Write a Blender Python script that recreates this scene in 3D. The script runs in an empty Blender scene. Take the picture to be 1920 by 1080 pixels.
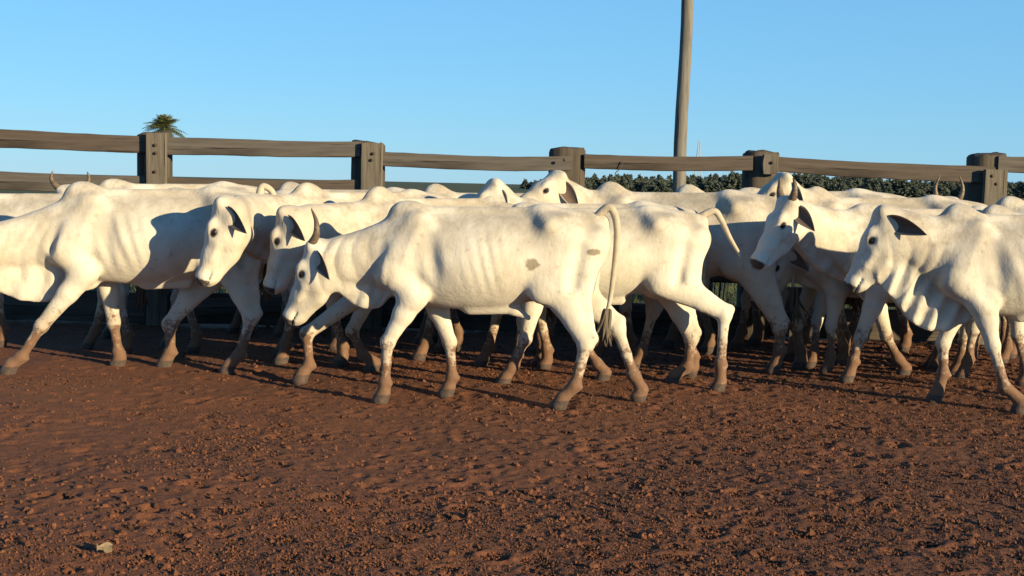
import bpy, math, random
import numpy as np
from mathutils import Vector, Matrix

# ------------------------------------------------------------------ camera, sky, sun, exposure
scene = bpy.context.scene
col = scene.collection
F_PX = 2318.0                       # focal length in photo pixels (1920 wide)
CAM = np.array([0.0, 0.0, 1.45])
PITCH = math.atan(195 / F_PX)
ROLL = math.radians(1.3)
_f = np.array([0, math.cos(PITCH), -math.sin(PITCH)])
_r0 = np.array([1.0, 0, 0]); _u0 = np.array([0, math.sin(PITCH), math.cos(PITCH)])
_r = math.cos(ROLL) * _r0 + math.sin(ROLL) * _u0
_u = -math.sin(ROLL) * _r0 + math.cos(ROLL) * _u0
cam_data = bpy.data.cameras.new('camera')
cam = bpy.data.objects.new('camera', cam_data); col.objects.link(cam)
cam_data.sensor_width = 36; cam_data.lens = F_PX * 36 / 1920
cam_data.clip_start = 0.1; cam_data.clip_end = 8000
M4 = Matrix.Identity(4)
for i in range(3):
    M4[i][0] = _r[i]; M4[i][1] = _u[i]; M4[i][2] = -_f[i]; M4[i][3] = CAM[i]
cam.matrix_world = M4
scene.camera = cam

SUN_EL, SUN_ROT = math.radians(12.5), math.radians(130)
world = bpy.data.worlds.new('World'); scene.world = world; world.use_nodes = True
wn = world.node_tree.nodes; wl = world.node_tree.links
sky = wn.new('ShaderNodeTexSky'); sky.sky_type = 'NISHITA'; sky.sun_disc = False
sky.sun_elevation = SUN_EL; sky.sun_rotation = SUN_ROT
sky.air_density = 1.0; sky.dust_density = 0.0; sky.ozone_density = 4.0
hsv = wn.new('ShaderNodeHueSaturation'); hsv.inputs['Saturation'].default_value = 1.1
hsv.inputs['Value'].default_value = 1.0
tint = wn.new('ShaderNodeMix'); tint.data_type = 'RGBA'; tint.blend_type = 'MULTIPLY'; tint.inputs[0].default_value = 1.0
tint.inputs[7].default_value = (.84, 1.03, 1.20, 1)
wl.new(sky.outputs[0], tint.inputs[6]); wl.new(tint.outputs[2], hsv.inputs['Color'])
veil = wn.new('ShaderNodeMix'); veil.data_type = 'RGBA'; veil.inputs[7].default_value = (2.0, 4.65, 7.2, 1)   # thin even haze of a dry-season sky
wco = wn.new('ShaderNodeTexCoord'); wsep = wn.new('ShaderNodeSeparateXYZ'); wl.new(wco.outputs['Generated'], wsep.inputs[0])
thin = wn.new('ShaderNodeMapRange'); thin.interpolation_type = 'SMOOTHSTEP'; thin.inputs[1].default_value = 0.0; thin.inputs[2].default_value = .75
thin.inputs[3].default_value = .62; thin.inputs[4].default_value = .08
wl.new(wsep.outputs[2], thin.inputs[0]); wl.new(thin.outputs[0], veil.inputs[0])
wl.new(hsv.outputs[0], veil.inputs[6]); wl.new(veil.outputs[2], wn['Background'].inputs[0])
wn['Background'].inputs[1].default_value = 0.066
sun_data = bpy.data.lights.new('sun', 'SUN'); sun_data.energy = 5.0; sun_data.angle = math.radians(0.5)
sun_data.color = (1.0, 0.78, 0.44)
sun = bpy.data.objects.new('sun', sun_data); col.objects.link(sun)
sd = Vector((math.sin(SUN_ROT) * math.cos(SUN_EL), math.cos(SUN_ROT) * math.cos(SUN_EL), math.sin(SUN_EL)))
sun.rotation_euler = sd.to_track_quat('Z', 'Y').to_euler()
scene.view_settings.view_transform = 'Standard'; scene.view_settings.look = 'None'
scene.view_settings.exposure = 1.05; scene.view_settings.gamma = 1.0
try: scene.view_settings.use_curve_mapping = False
except Exception: pass
scene.cycles.max_bounces = 6; scene.cycles.diffuse_bounces = 2

def ray(u, v): return _f * F_PX + (u - 960) * _r - (v - 540) * _u
def at(u, v, Y):
    d = ray(u, v); return CAM + d * ((Y - CAM[1]) / d[1])

# ------------------------------------------------------------------ helpers
def mesh_np(name, verts, faces, mat, parent=None, smooth=True, attrs=None):
    """verts (n,3); faces (m,3|4) array or list of index lists"""
    me = bpy.data.meshes.new(name)
    if isinstance(faces, np.ndarray):
        k = faces.shape[1]; m = len(faces)
        me.vertices.add(len(verts)); me.vertices.foreach_set('co', np.asarray(verts, np.float32).ravel())
        me.loops.add(m * k); me.loops.foreach_set('vertex_index', faces.astype(np.int32).ravel())
        me.polygons.add(m); me.polygons.foreach_set('loop_start', np.arange(0, m * k, k, dtype=np.int32))
        me.update(calc_edges=True)
    else:
        me.from_pydata([tuple(map(float, v)) for v in verts], [], faces)
    me.polygons.foreach_set('use_smooth', np.full(len(me.polygons), smooth))
    for k, a in (attrs or {}).items():
        at_ = me.attributes.new(k, 'FLOAT', 'POINT'); at_.data.foreach_set('value', np.asarray(a, np.float32))
    me.validate()
    me.materials.append(mat)
    o = bpy.data.objects.new(name, me); col.objects.link(o)
    if parent: o.parent = parent
    return o
def tag(o, label=None, cat=None, group=None, kind=None):
    if label: o['label'] = label
    if cat: o['category'] = cat
    if group: o['group'] = group
    if kind: o['kind'] = kind
    return o
def empty(name, loc, rz=0, s=1.0):
    o = bpy.data.objects.new(name, None); col.objects.link(o)
    o.location = loc; o.rotation_euler = (0, 0, rz); o.scale = (s, s, s); o.empty_display_size = .2
    return o
def tube(path, radii, n=10, flat=1.0, cap=True):
    path = np.asarray(path, float); m = len(path)
    tang = np.gradient(path, axis=0); tang /= np.linalg.norm(tang, axis=1)[:, None] + 1e-9
    ref = np.array([0, 1.0, 0]) if abs(tang[:, 1]).max() < .9 else np.array([1.0, 0, 0])
    V = []
    for i in range(m):
        a = np.cross(ref, tang[i]); a /= np.linalg.norm(a) + 1e-9; b = np.cross(tang[i], a)
        for k in range(n):
            t = 2 * math.pi * k / n
            V.append(path[i] + radii[i] * (math.cos(t) * a + flat * math.sin(t) * b))
    Fc = [[i * n + k, i * n + (k + 1) % n, (i + 1) * n + (k + 1) % n, (i + 1) * n + k] for i in range(m - 1) for k in range(n)]
    if cap: Fc += [list(range(n))[::-1], [(m - 1) * n + k for k in range(n)]]
    return np.array(V), Fc
def catmull(P, n):
    P = np.asarray(P, float); Q = np.vstack([2 * P[0] - P[1], P, 2 * P[-1] - P[-2]]); out = []
    for i in range(len(P) - 1):
        p0, p1, p2, p3 = Q[i:i + 4]
        for t in np.linspace(0, 1, n, endpoint=False):
            out.append(.5 * ((2 * p1) + (-p0 + p2) * t + (2 * p0 - 5 * p1 + 4 * p2 - p3) * t * t + (-p0 + 3 * p1 - 3 * p2 + p3) * t ** 3))
    out.append(P[-1]); return np.array(out)
def _hash(ix, iy, seed):
    h = (ix.astype(np.int64) * 374761393 + iy.astype(np.int64) * 668265263 + seed * 974634541) & 0xFFFFFFFF
    h = ((h ^ (h >> 13)) * 1274126177) & 0xFFFFFFFF
    return ((h ^ (h >> 16)) & 0xFFFF) / 65535.0
def vnoise(x, y, seed=0):
    ix = np.floor(x); iy = np.floor(y); fx = x - ix; fy = y - iy
    fx = fx * fx * (3 - 2 * fx); fy = fy * fy * (3 - 2 * fy)
    a = _hash(ix, iy, seed); b = _hash(ix + 1, iy, seed); c = _hash(ix, iy + 1, seed); d = _hash(ix + 1, iy + 1, seed)
    return (a * (1 - fx) + b * fx) * (1 - fy) + (c * (1 - fx) + d * fx) * fy - .5

# ------------------------------------------------------------------ materials
class MB:
    def __init__(s, name, rough=.8):
        s.m = bpy.data.materials.new(name); s.m.use_nodes = True
        s.nt = s.m.node_tree; s.n = s.nt.nodes; s.b = s.n['Principled BSDF']; s.b.inputs['Roughness'].default_value = rough
        s.b.inputs['Specular IOR Level'].default_value = .25
        s.co = s.n.new('ShaderNodeTexCoord')
    def link(s, a, b): s.nt.links.new(a, b)
    def noise(s, scale, detail=4, rough=.55, stretch=None, src='Object'):
        t = s.n.new('ShaderNodeTexNoise'); t.inputs['Scale'].default_value = scale
        t.inputs['Detail'].default_value = detail; t.inputs['Roughness'].default_value = rough
        if stretch:
            mp = s.n.new('ShaderNodeMapping'); mp.inputs['Scale'].default_value = stretch
            s.link(s.co.outputs[src], mp.inputs[0]); s.link(mp.outputs[0], t.inputs[0])
        else: s.link(s.co.outputs[src], t.inputs[0])
        return t.outputs[0]
    def ramp(s, fac, stops):
        r = s.n.new('ShaderNodeValToRGB'); s.link(fac, r.inputs[0]); e = r.color_ramp.elements
        while len(e) < len(stops): e.new(.5)
        for i, (p, c) in enumerate(stops):
            e[i].position = p; e[i].color = (c, c, c, 1) if isinstance(c, (int, float)) else (*c, 1)
        return r.outputs[0]
    def mix(s, fac, a, b, mode='MIX'):
        m = s.n.new('ShaderNodeMix'); m.data_type = 'RGBA'; m.blend_type = mode
        for v, i in ((fac, 0), (a, 6), (b, 7)):
            if isinstance(v, (int, float)): m.inputs[i].default_value = v
            elif isinstance(v, tuple): m.inputs[i].default_value = (*v, 1)
            else: s.link(v, m.inputs[i])
        return m.outputs[2]
    def math(s, op, a, b=None, clamp=False):
        m = s.n.new('ShaderNodeMath'); m.operation = op; m.use_clamp = clamp
        for v, i in ((a, 0), (b, 1)):
            if v is None: continue
            if isinstance(v, (int, float)): m.inputs[i].default_value = v
            else: s.link(v, m.inputs[i])
        return m.outputs[0]
    def attr(s, name):
        a = s.n.new('ShaderNodeAttribute'); a.attribute_name = name; return a.outputs['Fac']
    def color(s, c):
        if isinstance(c, tuple): s.b.inputs['Base Color'].default_value = (*c, 1)
        else: s.link(c, s.b.inputs['Base Color'])
    def bump(s, h, strength=.3, dist=.01):
        b = s.n.new('ShaderNodeBump'); b.inputs['Strength'].default_value = strength; b.inputs['Distance'].default_value = dist
        s.link(h, b.inputs['Height']); s.link(b.outputs[0], s.b.inputs['Normal'])

def coat_material(name, base, alt, dirty):
    m = MB(name, .72)
    c = m.mix(m.ramp(m.noise(2.6, 4, .55), [(.44, 0), (.62, 1)]), base, alt)
    oi = m.n.new('ShaderNodeObjectInfo')
    c = m.mix(m.math('MULTIPLY', oi.outputs['Random'], .38), c, (.400, .375, .335))
    sm = m.math('MULTIPLY', m.ramp(m.noise(4.2, 6, .7, (1.0, 1.0, .55)), [(.55, 0), (.68, 1)]), .42)
    c = m.mix(sm, c, (.270, .225, .160))
    # short hair streaks and speckle of dirt lying on the coat
    hair = m.noise(55, 3, .6, (.7, 1, .35))
    c = m.mix(m.math('MULTIPLY', m.ramp(hair, [(.45, 0), (.8, 1)]), .22), c, tuple(x * .72 for x in base))
    top = m.math('MULTIPLY', m.attr('dorsal'), m.ramp(m.noise(5.5, 5, .65), [(.38, 0), (.62, 1)]))
    c = m.mix(m.math('MULTIPLY', top, .9), c, tuple(x * y for x, y in zip(alt, (.66, .64, .62))))
    sp = m.math('MULTIPLY', m.ramp(m.noise(17, 4, .65), [(.60, 0), (.72, 1)]), dirty)
    c = m.mix(sp, c, (0.174, 0.137, 0.087))
    # mud on the legs, stains, dark skin
    mud = m.attr('mud')
    mf = m.math('ADD', mud, m.math('MULTIPLY', m.math('SUBTRACT', m.noise(17, 8, .8), .5), 2.4))
    c = m.mix(m.math('MULTIPLY', m.ramp(mud, [(.25, 0), (.95, 1)]), .75), c, (0.241, 0.158, 0.100))
    mf = m.math('MULTIPLY', m.ramp(mf, [(.52, 0), (.74, 1)]), m.ramp(mud, [(.02, 0), (.12, 1)]))
    c = m.mix(m.math('MULTIPLY', mf, .9), c, m.mix(m.noise(30), (0.137, 0.066, 0.037), (0.083, 0.042, 0.025)))
    st = m.math('ADD', m.attr('stain'), m.math('MULTIPLY', m.math('SUBTRACT', m.noise(11, 5, .75), .5), 2.0))
    c = m.mix(m.math('MULTIPLY', m.ramp(st, [(.40, 0), (.75, 1)]), .75), c, (0.124, 0.100, 0.058))
    sk = m.math('ADD', m.attr('skin'), m.math('MULTIPLY', m.math('SUBTRACT', m.noise(40), .5), .5))
    c = m.mix(m.ramp(sk, [(.35, 0), (.7, 1)]), c, (.035, .03, .03))
    m.color(c)
    h = m.math('ADD', m.math('MULTIPLY', hair, .5), m.math('MULTIPLY', m.noise(5, 2, .5), .35))
    m.bump(h, .4, .016)
    m.b.inputs['Sheen Weight'].default_value = .15; m.b.inputs['Sheen Roughness'].default_value = .5
    return m.m
COATS = [coat_material('coat_white', (0.545, 0.520, 0.460), (0.425, 0.392, 0.332), .35),
         coat_material('coat_cream', (0.520, 0.484, 0.415), (0.395, 0.352, 0.284), .4),
         coat_material('coat_grey_white', (0.500, 0.478, 0.425), (0.350, 0.322, 0.280), .45)]
def simple(name, c, rough=.7, noise=None, c2=None, stretch=None, bump=0):
    m = MB(name, rough)
    if noise:
        nz = m.noise(noise, 4, .6, stretch); m.color(m.mix(m.ramp(nz, [(.35, 0), (.68, 1)]), c, c2))
        if bump: m.bump(nz, bump, .01)
    else: m.color(c)
    return m.m
M_EYE = simple('eye_dark', (.012, .009, .008), .12)
M_EAR_IN = MB('ear_skin', .75)
M_EAR_IN.color(M_EAR_IN.mix(M_EAR_IN.ramp(M_EAR_IN.attr('inner'), [(.3, 0), (.7, 1)]), (0.415, 0.373, 0.307),
               M_EAR_IN.mix(M_EAR_IN.noise(35), (0.071, 0.048, 0.039), (0.124, 0.087, 0.068))))
M_EAR_IN = M_EAR_IN.m
M_HORN = simple('horn_dark', (0.071, 0.050, 0.037), .45, 22, (0.141, 0.112, 0.083), (1, 1, 3), .3)
M_HORN_PALE = simple('horn_pale', (0.183, 0.141, 0.091), .45, 18, (0.083, 0.062, 0.046), (1, 1, 3), .3)
M_TAIL = simple('tail_hair_white', (0.415, 0.373, 0.299), .8, 26, (0.299, 0.257, 0.199), (1, 1, .3), .3)
M_SWITCH = simple('tail_switch_dark', (0.050, 0.042, 0.033), .8, 40, (0.133, 0.108, 0.083), (1, 1, .2), .4)

# ------------------------------------------------------------------ implicit surface (numpy surface nets)
def smin(a, b, k):
    h = np.maximum(k - np.abs(a - b), 0) / k
    return np.minimum(a, b) - h * h * k * .25
class Field:
    def __init__(s, lo, hi, h):
        s.lo = np.array(lo); s.h = h
        s.n = np.ceil((np.array(hi) - s.lo) / h).astype(int) + 1
        s.F = np.full(s.n, 1.0, np.float32)
        s.ax = [(s.lo[i] + h * np.arange(s.n[i])).astype(np.float32) for i in range(3)]
    def box(s, lo, hi):
        a = np.clip(np.floor((np.asarray(lo) - s.lo) / s.h).astype(int), 0, s.n - 1)
        b = np.clip(np.ceil((np.asarray(hi) - s.lo) / s.h).astype(int) + 1, 1, s.n)
        sl = tuple(slice(a[i], b[i]) for i in range(3))
        X = s.ax[0][sl[0]][:, None, None]; Y = s.ax[1][sl[1]][None, :, None]; Z = s.ax[2][sl[2]][None, None, :]
        return sl, X, Y, Z
    def add(s, sl, d, k): s.F[sl] = smin(s.F[sl], d.astype(np.float32), k)
    def sub(s, sl, d, k): s.F[sl] = -smin(-s.F[sl], d.astype(np.float32), k)
    def econe(s, A, B, ha, wa, hb, wb, L=(0, 1, 0), k=.05, wave=None, carve=False):
        A = np.asarray(A, float); B = np.asarray(B, float); L = np.asarray(L, float)
        m = max(ha, hb, wa, wb) + k + .02
        sl, X, Y, Z = s.box(np.minimum(A, B) - m, np.maximum(A, B) + m)
        if any(x.stop <= x.start for x in sl): return
        AB = B - A; l2 = max(float(AB @ AB), 1e-8)
        px, py, pz = X - A[0], Y - A[1], Z - A[2]
        if wave is not None:
            py = py + wave[0] * np.sin(wave[1] * (X + .35 * Z) + wave[2]) * np.clip((wave[3] - Z) / .12, 0, 1)
        t = np.clip((px * AB[0] + py * AB[1] + pz * AB[2]) / l2, 0, 1)
        qx, qy, qz = px - t * AB[0], py - t * AB[1], pz - t * AB[2]
        lat2 = (qx * L[0] + qy * L[1] + qz * L[2]) ** 2
        v2 = np.maximum(qx * qx + qy * qy + qz * qz - lat2, 0)
        h = ha + (hb - ha) * t; w = wa + (wb - wa) * t
        k0 = np.sqrt(v2 / h ** 2 + lat2 / w ** 2); k1 = np.sqrt(v2 / h ** 4 + lat2 / w ** 4) + 1e-6
        d = k0 * (k0 - 1) / k1
        (s.sub if carve else s.add)(sl, d, k)
    def ellip(s, C, axes, r, k=.05, carve=False):
        C = np.asarray(C, float); m = max(r) + k + .02
        sl, X, Y, Z = s.box(C - m, C + m)
        if any(x.stop <= x.start for x in sl): return
        px, py, pz = X - C[0], Y - C[1], Z - C[2]
        a2 = [(px * a[0] + py * a[1] + pz * a[2]) ** 2 for a in axes]
        k0 = np.sqrt(sum(q / rr ** 2 for q, rr in zip(a2, r))); k1 = np.sqrt(sum(q / rr ** 4 for q, rr in zip(a2, r))) + 1e-6
        (s.sub if carve else s.add)(sl, k0 * (k0 - 1) / k1, k)
    def sample(s, p):
        q = (np.asarray(p) - s.lo) / s.h; i = np.clip(np.floor(q).astype(int), 0, s.n - 2); f = q - i; v = 0
        for a in (0, 1):
            for b in (0, 1):
                for c in (0, 1):
                    v += s.F[i[0] + a, i[1] + b, i[2] + c] * (f[0] if a else 1 - f[0]) * (f[1] if b else 1 - f[1]) * (f[2] if c else 1 - f[2])
        return v
    def hit(s, p, d, far=.3):
        p = np.asarray(p, float); d = np.asarray(d, float)
        for t in np.arange(far, -.02, -.004):
            if s.sample(p + d * t) < 0: return p + d * t
        return p
    def mesh(s, smooth=2):
        Fg = s.F; ins = Fg < 0
        cnt = sum(ins[a:ins.shape[0] - 1 + a, b:ins.shape[1] - 1 + b, c:ins.shape[2] - 1 + c].astype(np.int8) for a in (0, 1) for b in (0, 1) for c in (0, 1))
        act = (cnt > 0) & (cnt < 8); I = np.argwhere(act)
        idx = np.full(act.shape, -1, np.int64); idx[act] = np.arange(len(I))
        acc = np.zeros((len(I), 3)); num = np.zeros(len(I))
        cor = [(a, b, c) for a in (0, 1) for b in (0, 1) for c in (0, 1)]
        val = {c: Fg[I[:, 0] + c[0], I[:, 1] + c[1], I[:, 2] + c[2]] for c in cor}
        for c in cor:
            for ax in range(3):
                if c[ax] == 0:
                    e = list(c); e[ax] = 1; e = tuple(e); va, vb = val[c], val[e]
                    x = (va < 0) != (vb < 0); t = np.where(x, va / np.where(x, va - vb, 1), 0)
                    p = np.array(c, float)[None].repeat(len(I), 0); p[:, ax] += t
                    acc += p * x[:, None]; num += x
        V = s.lo + s.h * (I + acc / num[:, None])
        quads = []
        for ax in range(3):
            a0 = [slice(None)] * 3; a1 = [slice(None)] * 3; a0[ax] = slice(0, -1); a1[ax] = slice(1, None)
            ch = ins[tuple(a0)] != ins[tuple(a1)]
            E = np.argwhere(ch); b, c = [(1, 2), (2, 0), (0, 1)][ax]
            ok = (E[:, b] > 0) & (E[:, c] > 0) & (E[:, b] < act.shape[b]) & (E[:, c] < act.shape[c]); E = E[ok]
            def g(db, dc):
                q = E.copy(); q[:, b] -= db; q[:, c] -= dc; return idx[q[:, 0], q[:, 1], q[:, 2]]
            Q = np.stack([g(1, 1), g(0, 1), g(0, 0), g(1, 0)], 1)
            fl = ~ins[E[:, 0], E[:, 1], E[:, 2]]; Q[fl] = Q[fl][:, ::-1]
            quads.append(Q)
        Q = np.vstack(quads); Q = Q[(Q >= 0).all(1)]
        a = np.concatenate([Q[:, 0], Q[:, 1], Q[:, 2], Q[:, 3]]); b = np.concatenate([Q[:, 1], Q[:, 2], Q[:, 3], Q[:, 0]])
        n = len(V); deg = np.bincount(a, minlength=n) + np.bincount(b, minlength=n)
        for it in range(smooth):
            lam = .5
            S = np.stack([np.bincount(a, V[b, i], n) + np.bincount(b, V[a, i], n) for i in range(3)], 1) / np.maximum(deg, 1)[:, None]
            V = V + lam * (S - V)
        return V, Q

# ------------------------------------------------------------------ the cow
TR = np.array([  # x, top, bottom, half width
    (-.84, 1.26, 1.0, .11), (-.76, 1.30, .92, .15), (-.62, 1.33, .84, .19), (-.45, 1.335, .75, .225), (-.28, 1.33, .705, .25),
    (-.10, 1.322, .665, .285), (.10, 1.315, .645, .295), (.28, 1.315, .645, .27), (.45, 1.325, .665, .225), (.58, 1.31, .70, .185),
    (.70, 1.23, .75, .145), (.80, 1.13, .82, .09)])
_tx = np.linspace(-.84, .80, 200)
_ker = np.hanning(25); _ker /= _ker.sum()
def _sm(c):
    y = np.interp(np.linspace(-1.06, 1.02, 253), TR[:, 0], TR[:, c]); return np.convolve(y, _ker, 'same')
_txx = np.linspace(-1.06, 1.02, 253)
TTOP, TBOT, TW = _sm(1), _sm(2), _sm(3)
HUMP = np.array([.57, 0, 1.385])
PRESET = {
    'w1': dict(nf=[(.57, .42), (.60, .15), (.64, 0)], ff=[(.45, .41), (.40, .16), (.42, .01)],
               nh=[(-.72, .48), (-.80, .17), (-.79, .02)], fh=[(-.50, .48), (-.42, .15), (-.36, 0)]),
    'w2': dict(ff=[(.62, .42), (.66, .15), (.70, 0)], nf=[(.42, .41), (.34, .16), (.35, .02)],
               fh=[(-.72, .48), (-.80, .17), (-.79, .02)], nh=[(-.52, .48), (-.44, .15), (-.38, 0)]),
    'st': dict(nf=[(.50, .41), (.49, .14), (.52, 0)], ff=[(.56, .41), (.57, .14), (.60, 0)],
               nh=[(-.66, .49), (-.63, .15), (-.58, 0)], fh=[(-.58, .49), (-.54, .15), (-.49, 0)])}

def unit(v):
    v = np.asarray(v, float); return v / (np.linalg.norm(v) + 1e-9)

def make_cow(spec):
    S = dict(yaw=0, legs='w1', h=.0165, coat=0, hump=1.0, dew=.10, ribs=.0026, fat=1.0, horns=None, ear=(.6, .75, .25), headscale=1.10,
             pitch=55, poll=None, muzzle=None, tail=None, stains=(), wrinkle=0.0, seed=1, tailmat=None, ear_l=.195)
    S.update(spec); rnd = random.Random(S['seed'])
    u, v, Y = S['hump_px']; psi = math.radians(S['yaw'])
    W = at(u, v, Y); hl = HUMP + np.array([0, 0, .03 * (S['hump'] - 1)])
    s = W[2] / hl[2]; ang = math.pi - psi
    R = np.array([[math.cos(ang), -math.sin(ang), 0], [math.sin(ang), math.cos(ang), 0], [0, 0, 1]])
    base = W - s * (R @ hl); base[2] = 0
    def toloc(p): return (R.T @ (np.asarray(p) - base)) / s
    def onplane(u_, v_, y):
        o = toloc(CAM); d = R.T @ ray(u_, v_); t = (y - o[1]) / d[1]; return o + t * d
    # legs
    legs = {}
    for key, y in (('nf', .165), ('ff', -.165), ('nh', .15), ('fh', -.15)):
        src = S.get(key)
        if src:
            lift = S.get(key + '_lift', .0)
            P = [onplane(a, b, y) for a, b in src]; P = [np.array([p[0], p[2]]) for p in P]
            dz = P[2][1] - lift; P[0][1] -= dz * .35; P[1][1] -= dz * .85; P[2][1] = lift
        else: P = [np.array(p) for p in PRESET[S['legs']][key]]
        legs[key] = P
    # head
    if S['poll'] is not None: poll = toloc(at(*S['poll']))
    else: poll = np.array([1.10, 0, 1.20])
    if S['muzzle'] is not None: a = unit(toloc(at(*S['muzzle'])) - poll)
    else: a = unit([math.cos(math.radians(S['pitch'])), S.get('turn', 0.0), -math.sin(math.radians(S['pitch']))])
    l = unit(np.cross([0, 0, 1], a)); uu = np.cross(a, l); hs = S['headscale']
    def H(x, y, z=0.0): return poll + hs * (a * x + uu * y + l * z)
    lo = np.array([-.95, -.36, -.03]); hi = np.array([.98, .36, 1.47])
    nose = H(.56, -.06)
    for p in [c + d for c in (nose, poll, H(.15, -.2), H(.3, -.15), H(.07, -.135)) for d in (.17, -.17)]: lo = np.minimum(lo, p); hi = np.maximum(hi, p)
    for P in legs.values():
        for p in P: lo[0] = min(lo[0], p[0] - .12); hi[0] = max(hi[0], p[0] + .12)
    Fd = Field(lo, hi, S['h'])
    fat = S['fat']
    # trunk
    sl, X, Yg, Z = Fd.box((-.98, -.36, .5), (.95, .36, 1.45))
    x = X[:, 0, 0]; xc = np.clip(x, -.86, .80)
    top = np.interp(xc, _txx, TTOP)[:, None, None]; bot = (np.interp(xc, _txx, TBOT) + (1 - fat) * .12 * np.exp(-((xc + .1) / .4) ** 2))[:, None, None]
    w = (np.interp(xc, _txx, TW) * fat)[:, None, None]
    c = (top + bot) / 2; hh = (top - bot) / 2; t = np.clip((Z - bot) / (top - bot), 0, 1)
    g = 1 - .38 * np.clip((t - .5) / .5, 0, 1) ** 1.6 - .18 * np.clip((.4 - t) / .4, 0, 1) ** 1.5
    ww = w * g
    dx = (X - np.clip(X, -.76, .74)); k0 = np.sqrt((Yg / ww) ** 2 + ((Z - c) / hh) ** 2 + (dx / .085) ** 2); k1 = np.sqrt(Yg ** 2 / ww ** 4 + (Z - c) ** 2 / hh ** 4 + dx ** 2 / .085 ** 4) + 1e-6
    d = k0 * (k0 - 1) / k1
    mask = np.clip((X + .16) / .15, 0, 1) * np.clip((.46 - X) / .12, 0, 1) * np.clip((Z - .72) / .15, 0, 1) * np.clip((1.24 - Z) / .15, 0, 1)
    d = d - S['ribs'] * mask * np.cos(2 * math.pi * (X + .30 * (1.0 - Z) + .02 * np.sin(X * 9)) / .088) * (.6 + .5 * np.sin(X * 7 + S['seed']))
    Fd.add(sl, d, .01)
    ex = np.eye(3)
    Fd.econe((.5, 0, 1.315), (-.42, 0, 1.325), .035, .03, .04, .035, k=.05)
    Fd.econe((-.40, 0, 1.32), (-.78, 0, 1.275), .05, .06, .045, .05, k=.07)
    hm = S['hump']
    Fd.ellip((.575, 0, 1.275), ex, (.135, .085, .085 + .03 * hm), k=.08)
    for sg in (1, -1):
        Fd.econe((-.34, sg * .03, 1.31), (-.42, sg * .172 * fat, 1.24), .045, .045, .044, .044, (0, 0, 1), k=.075)
        Fd.ellip((-.77, sg * .10, 1.15), ex, (.06, .05, .07), k=.09)
        Fd.ellip((-.22, sg * (.352 * fat), 1.18), ex, (.12, .085, .075), k=.08, carve=True)
        Fd.ellip((-.60, sg * .29, 1.24), ex, (.11, .07, .07), k=.08, carve=True)
        kf, kh = ('nf', 'nh') if sg > 0 else ('ff', 'fh')
        # fore quarter
        K, Ft, Hf = legs[kf]; y = sg * .165
        sx = .15 * (K[0] - .5)
        el = np.array([.46 + .22 * (K[0] - .5), sg * .17, .735]); sp = np.array([.635 + sx, sg * .15, .90])
        Fd.econe((.47 + .3 * sx, sg * .105, 1.22), (.57 + .6 * sx, sg * .15, .98), .09, .05, .125, .07, k=.06)
        Fd.econe((.57 + .6 * sx, sg * .15, .98), sp, .125, .07, .10, .075, k=.06)
        Fd.econe(sp, el, .095, .075, .085, .07, k=.07)
        kn = np.array([K[0], y, K[1]]); mid = el * .62 + kn * .38
        Fd.econe(el, mid, .098, .068, .074, .060, k=.05); Fd.econe(mid, kn, .070, .056, .047, .043, k=.03)
        lower(Fd, kn, np.array([Ft[0], y, Ft[1]]), np.array([Hf[0], y, Hf[1]]), .047, .034, .040)
        # hind quarter
        K, Ft, Hf = legs[kh]; y = sg * .15
        sx = .28 * (K[0] + .62)
        st = np.array([-.36 + sx, sg * .165, .80])
        Fd.econe((-.50, sg * .11, 1.13), (-.47 + .5 * sx, sg * .14, .90), .19, .10, .165, .085, k=.07)
        Fd.econe((-.70, sg * .095, 1.10), (-.63 + .5 * sx, sg * .12, .84), .10, .075, .10, .065, k=.06)
        Fd.ellip(st, ex, (.085, .06, .09), k=.07)
        hk = np.array([K[0], y, K[1]]); g0 = np.array([-.50 + sx * .9, sg * .145, .80]); mid = g0 * .45 + hk * .55
        Fd.econe(g0, mid, .142, .070, .075, .048, k=.05); Fd.econe(mid, hk, .075, .048, .052, .042, k=.03)
        dirn = unit(np.array([Ft[0], y, Ft[1]]) - hk); back = np.array([dirn[2], 0, -dirn[0]]);
        if back[0] > 0: back = -back
        pt = hk + back * .042 - dirn * .05
        Fd.econe(pt, hk, .032, .026, .04, .035, k=.03)
        Fd.econe(np.array([-.66 + .6 * sx, y * .9, .78]), pt, .045, .026, .023, .02, k=.04)
        lower(Fd, hk, np.array([Ft[0], y, Ft[1]]), np.array([Hf[0], y, Hf[1]]), .053, .038, .043)
    for sg in (1, -1):
        Fd.econe((.395, sg * .262, 1.17), (.335, sg * .312, .82), .042, .062, .05, .062, k=.055, carve=True)      # behind the shoulder blade
        Fd.econe((.43, sg * .282, .80), (.29, sg * .285, .71), .035, .05, .035, .05, k=.05, carve=True)         # behind the elbow
        Fd.econe((.725, sg * .185, 1.19), (.775, sg * .20, .92), .035, .06, .04, .06, k=.05, carve=True)        # before the shoulder
        Fd.econe((-.64, sg * .228, 1.08), (-.60, sg * .208, .84), .026, .035, .026, .035, k=.07, carve=True)  # between the thigh muscles
        Fd.econe((.47, sg * .155, 1.20), (.56, sg * .205, .99), .018, .018, .020, .020, k=.04)               # spine of the shoulder blade
    # navel flap
    Fd.econe((.12, 0, .655), (-.18, 0, .655), .05, .04, .04, .03, k=.06)
    if S.get('navel'): Fd.econe((-.20, 0, .64), (-.29, 0, .595), .035, .022, .02, .014, k=.04)
    Fd.ellip((-.46, 0, .735), ex, (.10, .09, .07), k=.08)
    # neck
    N0 = np.array([.50, 0, 1.04]); N3 = H(.07, -.135); dd = np.linalg.norm(N3 - N0)
    Nc = N0 + np.array([.5 * dd, 0, .10 * dd * np.sign(N3[2] - N0[2] + .05)])
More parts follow.
